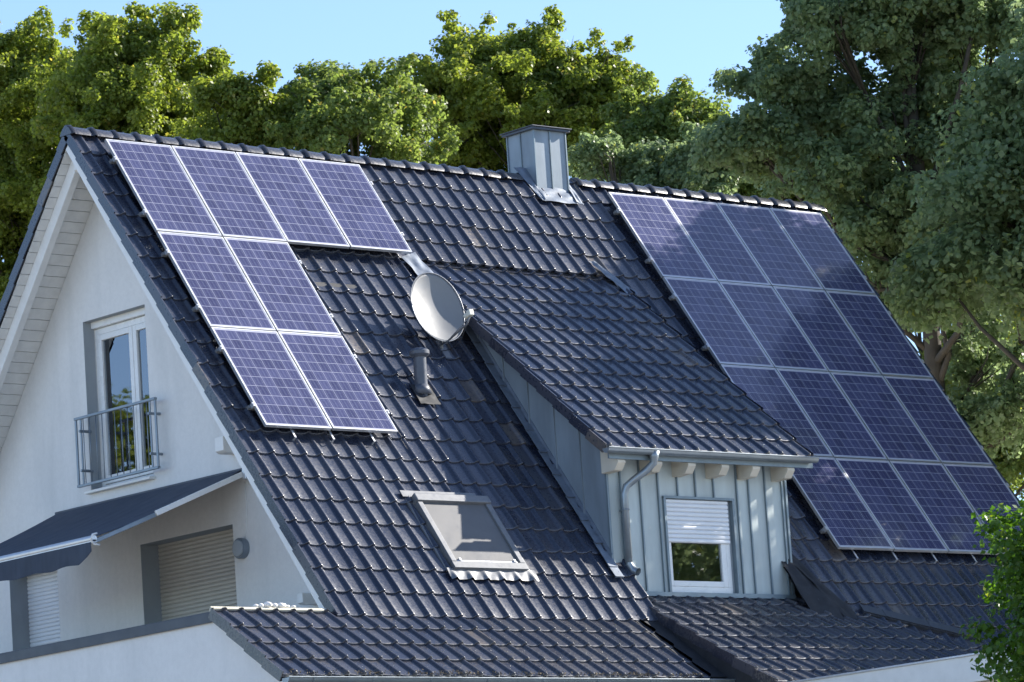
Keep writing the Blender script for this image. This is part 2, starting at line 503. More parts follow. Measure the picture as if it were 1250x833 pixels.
# purlin ends
for (y, z, w, h, x0) in ((YR, -.30, .15, .17, -.235), (-1.87, -4.14, .17, .20, .10), (-3.27, -6.17, .11, .13, .10), (4.2, -4.75, .17, .20, -.10)):
    mb = MB()
    mb.prism([(x0, y-w/2, z+h/2), (x0, y-w/2, z-h*.35), (x0+.05, y-w/2, z-h/2), (XG+.01, y-w/2, z-h/2), (XG+.01, y-w/2, z+h/2)], (0, w, 0))
    part('purlin_end', mb, M['whitewood'], house, bevel=.006)

# ------------------------------------------------------------------ walls
def wall_with_holes(name, outer, holes, axis_pt, depth, mat, parent):
    """outer, holes: loops of 3-D points in one plane; depth: extrusion vector"""
    bm = bmesh.new(); edges = []
    base = np.array(root_of(parent).location) - V3(0, 0, ZO)
    for lp in [outer]+holes:
        vs = [bm.verts.new(np.array(p)-base) for p in lp]
        edges += [bm.edges.new((vs[i], vs[(i+1) % len(vs)])) for i in range(len(vs))]
    r = bmesh.ops.triangle_fill(bm, edges=edges, use_beauty=True)
    fs = [f for f in bm.faces]
    r = bmesh.ops.extrude_face_region(bm, geom=fs, use_keep_orig=True)
    for v in [g for g in r['geom'] if isinstance(g, bmesh.types.BMVert)]: v.co += Vector(depth)
    bmesh.ops.recalc_face_normals(bm, faces=bm.faces[:])
    me = bpy.data.meshes.new(name); bm.to_mesh(me); bm.free(); me.materials.append(mat)
    return link(name, me, parent)
def rect(y0, y1, z0, z1, x): return [(x, y0, z0), (x, y1, z0), (x, y1, z1), (x, y0, z1)]
fl = -7.42                                    # terrace floor
def mz(y, h=-.105):                            # height of the main plane (offset h) at y
    q = main(0, 0, h); return q[2] + (y-q[1])*math.tan(P)
def rz(y, h=-.105):
    q = O_r + n_r*h; return q[2] - (y-q[1])*math.tan(PR)
yb = 5.35
ya = (main(0, 0, -.105)[1])
# apex of the wall under both planes
q = main(0, 0, -.105); g = O_r + n_r*(-.105)
ty = (g[2]+g[1]*math.tan(PR) - q[2] + q[1]*math.tan(P))/(math.tan(P)+math.tan(PR))
WIN = (-.17, 1.17, -4.27, -2.11)
D1 = (-1.72, .19, fl+.03, -5.07)
D2 = (2.0, 3.08, -6.95, -5.10)
outer = [(XG, -4.38, fl), (XG, yb, fl), (XG, yb, rz(yb)), (XG, ty, mz(ty)), (XG, -4.38, mz(-4.38))]
gw = wall_with_holes('gable_wall', outer, [rect(*WIN, XG), rect(*D1, XG), rect(*D2, XG)], None, (.34, 0, 0), M['wall'], house)
# far gable, back and hidden walls
mb = MB(); mb.prism([(12.2, -4.3, fl), (12.2, yb, fl), (12.2, yb, rz(yb)), (12.2, ty, mz(ty)), (12.2, -4.3, mz(-4.3))], (.2, 0, 0))
part('gable_wall', mb, M['wall'], house)
mb = MB(); mb.box(XG+.34, 12.2, yb-.3, yb, fl, rz(yb)-.1)
part('rear_wall', mb, M['wall'], house)
# lower storeys
mb = MB(); mb.box(XP+.25, 12.3, -5.30, yb+.5, -13.4, fl)
part('lower_storey', mb, M['cream'], house)
mb = MB(); mb.box(XP+.25, XG, -5.3, yb+.5, fl, fl+.02)
part('terrace_floor', mb, M['clad_floor'], house)
# parapet wall with the sloping end under the extension roof
mb = MB()
mb.prism([(XP, yb+.5, -13.4), (XP, yb+.5, -6.56), (XP, -4.40, -6.56), (XP, -5.62, -7.42), (XP, -5.62, -13.4)], (.24, 0, 0))
part('parapet_wall', mb, M['wall_low'], house)
mb = MB(); mb.box(XP-.035, XP+.28, -4.36, yb+.5, -6.57, -6.475)
mb.box(XP-.038, XP-.03, -4.36, yb+.5, -6.60, -6.49)
part('parapet_cap', mb, M['darkmetal'], house, bevel=.004)

# door recess fittings -------------------------------------------------
def boxes(lst):
    m_ = MB()
    for b in lst: m_.box(*b)
    return m_
# reveals painted grey
def reveal(y0, y1, z0, z1, d, t=.004):
    return boxes([(XG+.002, XG+d, y1-t, y1, z0, z1), (XG+.002, XG+d, y0, y0+t, z0, z1), (XG+.002, XG+d, y0+t, y1-t, z1-t, z1)])
# balcony door
y0, y1, z0, z1 = WIN
bd = part('balcony_door', boxes([(XG+.18, XG+.25, y0, y0+.07, z0, z1-.09), (XG+.18, XG+.25, y1-.07, y1, z0, z1-.09), (XG+.18, XG+.25, y0+.07, y1-.07, z1-.17, z1-.09),
                            (XG+.18, XG+.25, y0+.07, y1-.07, z0, z0+.08), (XG+.12, XG+.25, y0, y1, z1-.085, z1-.0)]), M['upvc'], house, bevel=.004)
ym = y0 + .52
for a, b in ((y0+.075, ym-.005), (ym+.005, y1-.075)):
    part('door_leaf', boxes([(XG+.165, XG+.235, a, a+.075, z0+.085, z1-.175), (XG+.165, XG+.235, b-.075, b, z0+.085, z1-.175),
                             (XG+.165, XG+.235, a+.075, b-.075, z0+.085, z0+.19), (XG+.165, XG+.235, a+.075, b-.075, z1-.25, z1-.175)]), M['upvc'], bd, bevel=.005)
    part('pane', MB().box(XG+.195, XG+.20, a+.07, b-.07, z0+.18, z1-.24), M['glass'], bd)
part('reveal', reveal(*WIN, .165), M['reveal'], house)
rm = boxes([(XG+2.6, XG+2.62, -1.2, 2.2, z0, z1+.2), (XG+.36, XG+2.6, 2.2, 2.22, z0, z1+.2), (XG+.36, XG+2.6, -1.22, -1.2, z0, z1+.2), (XG+.36, XG+2.6, -1.2, 2.2, z0-.05, z0), (XG+.36, XG+2.6, -1.2, 2.2, z1+.2, z1+.22)])
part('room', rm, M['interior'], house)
cm = MB()
yy = .66
while yy < 1.10:
    cm.tube([(XG+.40+.02*math.sin(yy*70), yy, z0+.02), (XG+.40+.02*math.sin(yy*70), yy, z1-.05)], .03, 8); yy += .045
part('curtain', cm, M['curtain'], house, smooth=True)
part('door_sill', boxes([(XG-.09, XG+.16, y0-.03, y1+.03, z0-.035, z0)]), M['whitewood'], house, bevel=.005)
# terrace shutters
def shutter(name, y0, y1, z0, z1, xf, mat, rec):
    m_ = MB(); z = z0
    while z < z1-.01:
        zt = min(z+.052, z1)
        m_.prism([(xf, y0, z), (xf-.012, y0, z+.012), (xf-.014, y0, z+.03), (xf-.002, y0, zt-.003), (xf+.012, y0, zt-.003), (xf+.012, y0, z)], (0, y1-y0, 0))
        z = zt
    part(name, m_, mat, house)
    part('reveal', reveal(y0, y1, z0, z1, rec-.02), M['reveal'], house)
shutter('roller_shutter', *D1, XG+.28, M['shutter'], .30)
shutter('roller_shutter', *D2, XG+.28, M['shutter_w'], .30)
# balcony railing
rl = MB()
xr = XG-.15
for z in (-3.352, -4.205): rl.bar((xr, -.50, z), (xr, 1.23, z), .045, .032)
for y in (-.485, 1.215): rl.bar((xr, y, -4.205), (xr, y, -3.352), .035, .02, (1, 0, 0))
rail = part('balcony_railing', rl, M['greymetal'], house, bevel=.003)
for i in range(11):
    y = -.30 + i*1.36/10
    part('baluster', MB().tube([(xr, y, -4.2), (xr, y, -3.36)], .006, 8), M['greymetal'], rail, smooth=True)
for y in (-.37, 1.11):
    mb = MB(); mb.bar((xr, y, -4.2), (xr, y, -3.36), .03, .012, (1, 0, 0))
    for z in (-3.52, -4.02):
        mb.tube([(xr-.03, y, z), (XG, y, z)], .018, 10)
    part('railing_bracket', mb, M['greymetal'], rail)

# ------------------------------------------------------------------ extension roof (left and centre)
P1 = R_(35.0)
d1 = V3(0, -math.cos(P1), -math.sin(P1)); n1 = V3(0, -math.sin(P1), math.cos(P1))
O1 = V3(0, -4.525, -6.492) - n1*.035
E1 = 1.43
ext = tile_field('extension_roof', house, M['tile_worn'], O1, d1, n1, XP-.10, 4.30, -.10, E1, -.215, -.05,
                 flange=[(XP-.112, 1)])
dk = MB(); slab(dk, XP-.06, 4.9, O1-d1*.05, O1+d1*(E1-.04), n1, -.09, -.02)
part('roof_deck', dk, M['lead_dark'], house)
# white board closing the verge and the top edge strip of the terrace side
mb = MB(); a = O1 - d1*.10 + n1*(-.135); mb.obox(V3(XP-.022, a[1], a[2]), V3(.02, 0, 0), d1*(E1+.10), n1*.07)
part('verge_board', mb, M['whitewood'], house)
mb = MB(); a = O1 - d1*.12 + n1*(-.02); mb.obox(V3(XP-.09, a[1], a[2]), V3(-XP+XL+.02, 0, 0), d1*.05, n1*.05)
mb.box(XP+.245, XG, -4.43, -4.36, -7.4, -6.50)
part('terrace_upstand', mb, M['cream'], house)
# eave gutter
def half_gutter(mb, x0, x1, y, z, r, seg=10, t=.004):
    pts = []
    for i in range(seg+1):
        th = math.pi + math.pi*i/seg
        pts.append((math.cos(th)*r, math.sin(th)*r))
    n = len(pts); vs, fs = [], []
    for xx in (x0, x1):
        for (a, b) in pts: vs.append((xx, y+a, z+b))
        for (a, b) in reversed(pts): vs.append((xx, y+a*(1-t/r*1.5), z+b*(1-t/r*1.5)))
    N2 = 2*n
    for i in range(N2): fs.append((i, (i+1) % N2, N2+(i+1) % N2, N2+i))
    mb.add(vs, fs)
    for xx in (x0, x1):       # end caps
        mb.prism([(xx, y+a, z+b) for a, b in pts], (.003, 0, 0))
    mb.tube([(x0, y-r-.004, z+.004), (x1, y-r-.004, z+.004)], .009, 8)
gy, gz = float((O1+d1*E1)[1]), float((O1+d1*E1)[2])
mb = MB(); half_gutter(mb, XP-.10, 5.05, gy-.055, gz-.03, .065)
gt = part('eave_gutter', mb, M['gutter'], house, autos=35)
for i in range(9):
    xx = XP+.25+i*.83; mb = MB()
    mb.tube([(xx, gy-.055+math.cos(t)*.069, gz-.03+math.sin(t)*.069) for t in np.linspace(math.pi, 2*math.pi, 10)], .007, 6)
    part('gutter_bracket', mb, M['zinc_seam'], gt)
for i in range(13):
    xx = XP+.12+i*.55; mb = MB()
    mb.box(xx, xx+.09, gy+.02, -5.29, gz-.13, gz-.03)
    part('rafter_end', mb, M['rafter'], gt)
mb = MB(); mb.tube([(XP+.78, gy-.055, gz-.08), (XP+.78, gy-.055, gz-.2), (XP+.78, gy+.12, gz-.5), (XP+.78, gy+.12, -13.2)], .05, 14)
part('downpipe', mb, M['gutter'], gt, smooth=True)

# ------------------------------------------------------------------ lower roof in front of the dormer
P2 = R_(28.0)
d2 = V3(0, -math.cos(P2), -math.sin(P2)); n2 = V3(0, -math.sin(P2), math.cos(P2))
O2 = V3(0, -3.947, -6.10) - n2*.03
XV = 4.60
def n_line(a, b):                # horizontal normal of a line seen from above, pointing to +x +y
    dx, dy = b[0]-a[0], b[1]-a[1]; return (-dy/abs(dy)*abs(dy), dx, 0)
ra, rb = (8.2, -4.47), (8.95, -5.28)
low = tile_field('porch_roof', house, M['tile_worn'], O2, d2, n2, XV, 10.6, .0, 3.3, 4.627+.2421*1, .27,
                 flange=[(XV-.012, 1)], clips=[((ra[0], ra[1], -6), (.81, .75, 0))])
dk = MB(); slab(dk, XV+.03, 8.3, O2+d2*.02, O2+d2*3.25, n2, -.08, -.02)
part('roof_deck', dk, M['lead_dark'], house)
mb = MB(); a = O2+d2*.10+n2*(-.30); mb.obox(V3(XV-.002, a[1], a[2]), V3(.02, 0, 0), d2*3.2, n2*.24)
part('verge_flashing', mb, M['lead_dark'], house)
# dark flashing sheet between the two lower roofs
mb = MB(); a = O1 + n1*.004 - d1*.12; mb.obox(V3(4.23, a[1], a[2]), V3(.40, 0, 0), d1*(E1+.1), n1*.008)
part('valley_sheet', mb, M['lead_dark'], house)
# ridge strip at the right where the porch roof meets the main roof
mb = MB()
for i in range(5):
    t0, t1 = i/4*1.0, (i+1)/4*1.0+.03
    A = main(8.20, 7.66, .05); B = main(9.72, 8.04, .05)
    a = A+(B-A)*t0*.9; b = A+(B-A)*t1*.9
    mb.obox(a - d_m*.035 + n_m*(.004*(i % 2)), b-a, d_m*.12, n_m*.02)
    mb.obox(a + d_m*.085 - n_m*.09 + n_m*(.004*(i % 2)), b-a, d_m*.012, n_m*.09)
part('hip_flashing', mb, M['darkmetal'], house)

# ------------------------------------------------------------------ dormer
PD = R_(40.1)
dd = V3(0, -math.cos(PD), -math.sin(PD)); nd = V3(0, -math.sin(PD), math.cos(PD))
OD = V3(0, -4.262, -4.327) - nd*.04
dz = lambda y, h=0.: float((OD+nd*h)[2] + (y-(OD+nd*h)[1])*math.tan(PD))
drf = tile_field('dormer_roof', house, M['tile'], OD, dd, nd, 4.19, 7.70, -4.6, 0, 4.255, 0, flange=[(4.178, 1), (7.69, 1)],
                 clips=[(tuple(main(4, 2, -.06)), tuple(-n_m))])
mb = MB(); slab(mb, 4.22, 7.67, OD+dd*(-4.2), OD+dd*(-.05), nd, -.10, -.02)
part('dormer_soffit', mb, M['lead_dark'], drf)
# front wall with window opening
DW = (5.35, 6.52, -6.10, -4.91)
zt = dz(yw, -.10)
out = [(XD0, yw, -6.35), (XD1, yw, -6.35), (XD1, yw, zt), (XD0, yw, zt)]
hole = [(DW[0], yw, DW[2]), (DW[1], yw, DW[2]), (DW[1], yw, DW[3]), (DW[0], yw, DW[3])]
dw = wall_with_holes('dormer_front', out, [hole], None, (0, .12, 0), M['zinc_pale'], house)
for xx in (4.643, 4.966, 5.267, 6.605, 6.81, 7.10, 7.39):
    part('standing_seam', MB().box(xx-.009, xx+.009, yw-.028, yw+.001, -6.35, zt), M['zinc_seam'], dw)
for xx in (5.594, 5.899, 6.207):
    part('standing_seam', MB().box(xx-.009, xx+.009, yw-.028, yw+.001, DW[3]+.03, zt), M['zinc_seam'], dw)
for xx in (XD0+.004, XD1-.004):
    part('corner_trim', MB().box(xx-.016, xx+.016, yw-.03, yw+.001, -6.35, zt), M['zinc_seam'], dw)
for xx, s in ((XD0, 1), (XD1-.12, -1)):
    ypk = (dz(0, -.1) - mz(0, -.12))/(math.tan(P)-math.tan(PD))
    ck = MB(); ck.prism([(xx, yw+.121, dz(yw+.121, -.1)), (xx, yw+.121, mz(yw+.121, -.03)-.5), (xx, ypk, dz(ypk, -.1)-.5), (xx, ypk, dz(ypk, -.1))], (.12, 0, 0))
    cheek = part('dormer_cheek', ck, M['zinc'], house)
    sm = MB()
    xs = XD0-.022 if s == 1 else XD1+.001
    for yy in (-1.73, -2.177, -2.617, -3.08, -3.527):
        part('standing_seam', MB().box(xs, xs+.022, yy-.007, yy+.007, mz(yy, -.03)-.2, dz(yy, -.10)), M['zinc'], cheek)
    sm.box(XD0-.004 if s == 1 else XD1, XD0 if s == 1 else XD1+.004, yw, yw+.121, -6.0, dz(yw+.12, -.1))
    part('corner_trim', sm, M['zinc'], cheek)
# lead soakers along the foot of the left cheek
mb = MB(); v = 2.75; i = 0
while v < 7.15:
    a = main(4.285, v, .042+.004*(i % 2)); L = .43
    mb.obox(a, V3(.135, 0, 0), d_m*min(L, 7.25-v) + n_m*.012, n_m*.008)
    mb.obox(a+d_m*(min(L, 7.25-v)-.012), V3(.135, 0, 0), d_m*.012, n_m*.026)
    v += .39; i += 1
mb.obox(main(4.41, 2.6, -.02), V3(.008, 0, 0), d_m*4.3, n_m*.12)
part('step_flashing', mb, M['lead'], house)
# crumpled lead pieces where the dormer roof starts
def sheet(c00, c10, c11, c01, amp, n=10, seed=0):
    r = np.random.default_rng(seed); c00, c10, c11, c01 = map(np.array, (c00, c10, c11, c01))
    nrm = np.cross(c10-c00, c01-c00); nrm /= np.linalg.norm(nrm)
    vs, fs = [], []
    for i in range(n+1):
        for j in range(n+1):
            a, b = i/n, j/n
            p = (c00*(1-a)+c10*a)*(1-b)+(c01*(1-a)+c11*a)*b
            vs.append(p + nrm*(amp*math.sin(a*9+b*4+seed)*math.cos(b*7+seed)+r.normal(0, amp*.25)))
    for i in range(n):
        for j in range(n):
            k = i*(n+1)+j; fs.append((k, k+n+1, k+n+2, k+1))
    return vs, fs
mb = MB(); mb.add(*sheet(main(3.93, 1.65, .065), main(4.20, 1.55, .075), main(4.33, 2.05, .09), main(4.12, 2.35, .06), .012, 10, 1))
part('lead_flashing', mb, M['lead'], house, smooth=True)
mb = MB(); mb.add(*sheet(main(7.27, 1.42, .06), main(7.40, 1.40, .06), main(7.80, 2.0, .07), main(7.62, 2.1, .08), .012, 10, 2))
part('lead_flashing', mb, M['lead'], house, smooth=True)
# bottom right corner flashing of the dormer
mb = MB(); mb.add(*sheet(main(7.36, 6.55, .05), main(7.52, 6.60, .05), main(8.05, 7.85, .07), main(7.80, 8.05, .10), .014, 12, 3))
mb.add(*sheet(main(7.30, 6.72, .06), main(7.40, 6.6, .06), main(7.85, 7.95, .10), main(7.30, 7.95, .02), .012, 12, 4))
part('corner_flashing', mb, M['lead_dark'], house, smooth=True)
# front foot flashing
mb = MB(); mb.box(XV+.02, XD1, yw-.06, yw-.03, -6.14, -6.085)
part('foot_flashing', mb, M['zinc_seam'], house)
# gutter, rafters, downpipe
mb = MB(); mb.box(4.21, 7.67, -4.275, -4.25, dz(-4.26, -.1)+.01, dz(-4.26, -.03)); part('eave_light_stop', mb, M['zinc_seam'], drf)  # board added to stop sunlight leaking between dormer gutter and eave
mb = MB(); half_gutter(mb, 4.10, 7.66, -4.345, -4.385, .06)
dg = part('dormer_gutter', mb, M['gutter'], drf, autos=35)
for xx in (4.36, 4.97, 5.53, 6.10, 6.63, 7.23):
    mb = MB(); mb.prism([(xx, yw, dz(yw, -.1)), (xx, -4.26, dz(-4.26, -.1)), (xx, -4.26, dz(-4.26, -.1)-.03), (xx, -4.19, dz(-4.26, -.1)-.12), (xx, yw, dz(-4.26, -.1)-.13)], (.13, 0, 0))
    part('rafter_end', mb, M['rafter'], drf, bevel=.006)
mb = MB()
mb.tube([(4.89, -4.345, -4.40), (4.89, -4.345, -4.47), (4.885, -4.33, -4.54), (4.82, -4.27, -4.62), (4.70, -4.13, -4.74), (4.645, -4.07, -4.80),
         (4.62, -4.05, -4.90), (4.62, -4.05, -5.74)], [.075, .055, .048, .046, .046, .046, .046, .046], 16)
mb.tube([(4.62, -4.05, -5.70), (4.62, -4.05, -5.76), (4.645, -4.10, -5.84), (4.66, -4.16, -5.87)], [.047, .049, .05, .052], 16, False)
mb.tube([(4.62, -4.05, -5.08), (4.62, -4.05, -5.10)], .052, 16)
part('downpipe', mb, M['gutter'], drf, smooth=True)
mb = MB(); mb.bar((4.62, -4.05, -5.09), (4.62, yw, -5.09), .02, .02)
part('pipe_bracket', mb, M['gutter'], drf)
# dormer window
x0, x1, z0, z1 = DW
yf = yw+.03
dwin = part('dormer_window', boxes([(x0, x0+.06, yf, yf+.07, z0, z1), (x1-.13, x1-.06, yf, yf+.07, z0+.10, z1), (x0+.06, x1-.06, yf, yf+.07, z0, z0+.10)]), M['upvc'], house, bevel=.005)
part('window_reveal', boxes([(x1-.058, x1+.0, yf+.01, yf+.06, z0, z1)]), M['reveal'], dwin)
part('sash', boxes([(x0+.062, x0+.11, yf-.006, yf+.05, z0+.10, -5.44), (x1-.215, x1-.135, yf-.006, yf+.05, z0+.10, -5.44), (x0+.11, x1-.215, yf-.006, yf+.05, z0+.10, z0+.17)]), M['upvc'], dwin, bevel=.005)
part('pane', MB().box(x0+.10, x1-.21, yf+.02, yf+.025, z0+.16, -5.40), M['glass'], dwin)
mb = MB(); z = -5.455
while z < z1-.02:
    zt2 = min(z+.055, z1)
    mb.prism([(x0+.02, yf-.02, z), (x0+.02, yf-.034, z+.012), (x0+.02, yf-.034, z+.036), (x0+.02, yf-.022, zt2-.003), (x0+.02, yf, zt2-.003), (x0+.02, yf, z)], (x1-x0-.10, 0, 0))
    z = zt2
part('roller_shutter', mb, M['shutter_w'], dwin)
mb = boxes([(x0-.015, x0+.018, yw-.032, yf+.01, z0, z1+.01), (x0-.015, x1+.015, yw-.034, yf, z1+.0, z1+.03), (x1-.02, x1+.015, yw-.032, yf+.01, z0, z1)])
part('window_trim', mb, M['zinc_seam'], dwin)
rm = boxes([(x0-.5, x1+.5, yw+2.2, yw+2.22, z0-.3, z1), (x0-.5, x0-.48, yw+.13, yw+2.2, z0-.3, z1), (x1+.48, x1+.5, yw+.13, yw+2.2, z0-.3, z1), (x0-.5, x1+.5, yw+.13, yw+2.2, z0-.32, z0-.3)])
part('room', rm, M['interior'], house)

# ------------------------------------------------------------------ chimney
cx0, cx1, cy0, cy1, ct = 7.20, 7.765, .12, .66, .755
mb = MB(); mb.box(cx0, cx1, cy0, cy1, -.9, ct)
ch = part('chimney', mb, M['zinc'], roof)
for xx in (cx0, (cx0+cx1)/2, cx1):
    part('chimney_seam', MB().box(xx-.010, xx+.010, cy0-.018, cy0+.002, -.9, ct), M['zinc_seam'], roof)
for yy in ((cy0+cy1)/2, cy1):
    part('chimney_seam', MB().box(cx0-.018, cx0+.002, yy-.010, yy+.010, -.9, ct), M['zinc_seam'], roof)
mb = MB(); mb.box(cx0-.055, cx1+.055, cy0-.055, cy1+.055, ct, ct+.035); mb.box(cx0-.075, cx1+.075, cy0-.075, cy1+.075, ct+.035, ct+.05)
part('chimney_cap', mb, M['darkmetal'], roof, bevel=.004)
# skirt
def vz(x, y, h):
    return (x, y, mz(y, h))
mb = MB()
mb.add(*sheet(main(cx0-.10, -.10, .05), main(cx1+.06, -.10, .05), main(cx1+.12, .24, .055), main(cx0-.02, .24, .055), .010, 14, 5))
mb.add(*sheet(main(cx0-.22, -.40, .06), main(cx0+.01, -.40, .07), main(cx0+.01, .22, .07), main(cx0-.06, .24, .05), .008, 12, 6))
mb.add(*sheet(main(cx1-.01, -.40, .07), main(cx1+.06, -.40, .07), main(cx1+.12, .24, .05), main(cx1-.01, .22, .07), .008, 12, 7))
part('chimney_flashing', mb, M['lead'], roof, smooth=True)

# ------------------------------------------------------------------ vent pipe
vb_ = main(2.96, 4.14, 0)
mb = MB()
bx, by, bz = vb_
mb.tube([(bx, by, bz-.1), (bx, by, bz+.50)], .082, 24)
vp = part('vent_pipe', mb, M['pipe'], roof, autos=40)
mb = MB(); mb.tube([(bx, by, bz+.47), (bx, by, bz+.50), (bx, by, bz+.54), (bx, by, bz+.57), (bx, by, bz+.585)], [.10, .128, .128, .10, .04], 24)
part('vent_cap', mb, M['pipe'], roof, autos=40)
mb = MB(); mb.add(*sheet(main(2.80, 4.02, .045), main(3.12, 4.02, .045), main(3.12, 4.36, .05), main(2.80, 4.36, .05), .005, 12, 8))
part('vent_base', mb, M['lead_dark'], roof, smooth=True); mb = MB()
mb.tube([tuple(np.array((bx, by, bz))-n_m*.0), tuple(np.array((bx, by, bz+.12)))], [.13, .085], 20)
part('vent_collar', mb, M['pipe'], roof, smooth=True)

# ------------------------------------------------------------------ roof window
sk = MB()
def fr(mb, x0, x1, v0, v1, h0, h1):
    mb.obox(main(x0, v0, h0), V3(x1-x0, 0, 0), d_m*(v1-v0), n_m*(h1-h0))
X0, X1, V0, V1 = 1.76, 2.90, 6.0, 7.19
fr(sk, X0, X0+.075, V0+.115, V1-.10, -.05, .10); fr(sk, X1-.075, X1, V0+.115, V1-.10, -.05, .10)
fr(sk, X0, X1, V1-.10, V1, -.05, .095)
rw = part('roof_window', sk, M['alu_dull'], house, bevel=.006)
sk = MB(); fr(sk, X0-.01, X1+.01, V0, V0+.115, -.05, .125)
part('window_hood', sk, M['alu_dull'], rw, bevel=.012)
sk = MB(); fr(sk, X0+.07, X1-.07, V0+.11, V1-.10, .04, .075)
part('blind', sk, M['blind'], rw)
sk = MB(); fr(sk, X0+.10, X1-.10, V1-.125, V1-.105, .075, .085)
for xx in (X0+.13, X1-.16): fr(sk, xx, xx+.03, V1-.15, V1-.11, .07, .10)
part('blind_catch', sk, M['alu'], rw)
# apron: lead dressed over the tile rolls
vs, fs = [], []; nu, nv = 90, 5
for i in range(nu+1):
    u = X0-.10 + (X1-X0+.22)*i/nu
    ph = ((u+.215+.5*TW) % TW) - .5*TW
    hr = .036*math.exp(-(ph/.032)**2)
    for j in range(nv+1):
        w = j/nv
        vs.append(main(u, V1-.02+.17*w, .045+.012*(1-w) + hr*w + .003*math.sin(u*31+j)))
for i in range(nu):
    for j in range(nv): k = i*(nv+1)+j; fs.append((k, k+nv+1, k+nv+2, k+1))
mb = MB(); mb.add(vs, fs)
part('window_apron', mb, M['alu_dull'], rw, smooth=True)
sk = MB(); fr(sk, X0-.13, X1-.10, V0-.10, V0+.0, .045, .055); fr(sk, X0-.09, X0-.004, V0, V1, .0, .03); fr(sk, X1+.004, X1+.09, V0, V1, .0, .03)
part('window_flashing', sk, M['alu_dull'], rw)

# ------------------------------------------------------------------ solar panels
PW, PH, GU, GV = .992, 1.652, 1.012, 1.672
def pmain(x, v, h=0.): return V3(x, 0, 0) + d_m*v + n_m*h     # h = 0 is the glass plane
def panel_meshes():
    # local axes: x along ridge, y down the slope, z outward
    f = MB(); w = .017
    for (a, b, c, d) in ((0, PW, 0, w), (0, PW, PH-w, PH), (0, w, w, PH-w), (PW-w, PW, w, PH-w)): f.box(a, b, c, d, -.040, .0)
    fm = new_mesh('frame', f.V, f.F, M['alu'])
    g = bpy.data.meshes.new('cell_glass')
    g.from_pydata([(w, w, -.004), (PW-w, w, -.004), (PW-w, PH-w, -.004), (w, PH-w, -.004),
                   (w, w, -.010), (PW-w, w, -.010), (PW-w, PH-w, -.010), (w, PH-w, -.010)], [], [(0, 1, 2, 3), (7, 6, 5, 4), (0, 4, 5, 1), (1, 5, 6, 2), (2, 6, 7, 3), (3, 7, 4, 0)])
    g.materials.append(M['cells'])
    uvl = g.uv_layers.new(name='UVMap')
    for lp in g.loops:
        v = g.vertices[lp.vertex_index].co
        uvl.data[lp.index].uv = ((v.x-w)/(PW-2*w), (v.y-w)/(PH-2*w))
    return fm, g
fm, gm = panel_meshes()
rotm = Matrix((Vector((1, 0, 0)), Vector(d_m), Vector(n_m))).transposed()
# right-handed: x, y(down), z must satisfy x cross y = z ; here x cross d_m points inward, so mirror winding only
def put(o, pos):
    mm = rotm.to_4x4(); mm.translation = Vector((pos[0], pos[1], pos[2]+ZO)); return mm
Ra = Matrix((Vector((1, 0, 0)), Vector(-d_m), Vector(n_m))).transposed().to_4x4()   # proper rotation
def flip(me):
    for v in me.vertices: v.co.y = -v.co.y
    me.flip_normals()
flip(fm); flip(gm)
rows_w = ['top', 'second', 'third', 'bottom']
cols_w = ['leftmost', 'second', 'third', 'rightmost']
def array(xo, vo, layout, side, grp, desc):
    for r_, n_ in enumerate(layout):
        for c in range(n_):
            pos = pmain(xo + c*GU + .010, vo + r_*GV + .010 + rng.normal(0, .001), rng.normal(0, .001))
            cw = ('left' if c == 0 else 'right') if n_ == 2 else cols_w[c] if c in (0, 3) else cols_w[c]+' from left'
            rw_ = ['top', 'middle', 'bottom'][r_] if len(layout) == 3 else ['top', 'second', 'third', 'bottom'][r_]
            o = bpy.data.objects.new('solar_panel', None); col.objects.link(o); o.empty_display_size = .1
            mm = Ra.copy(); mm.translation = Vector((pos[0], pos[1], pos[2]+ZO))
            mm = mm @ Matrix.Rotation(rng.normal(0, .0012), 4, 'X') @ Matrix.Rotation(rng.normal(0, .0012), 4, 'Y')
            o.matrix_world = mm
            tag(o, f'{desc} solar panel, {cw} in the {rw_} row of the {side} array', 'solar panel', grp)
            link('frame', fm, o); link('cell_glass', gm, o)
array(0, 0, (4, 2, 2), 'stepped left', 'panels of the left solar array', 'violet-blue')
XA, VA = 8.3524, .0471
array(XA, VA, (4, 4, 4, 4), 'large right', 'panels of the right solar array', 'dark blue')
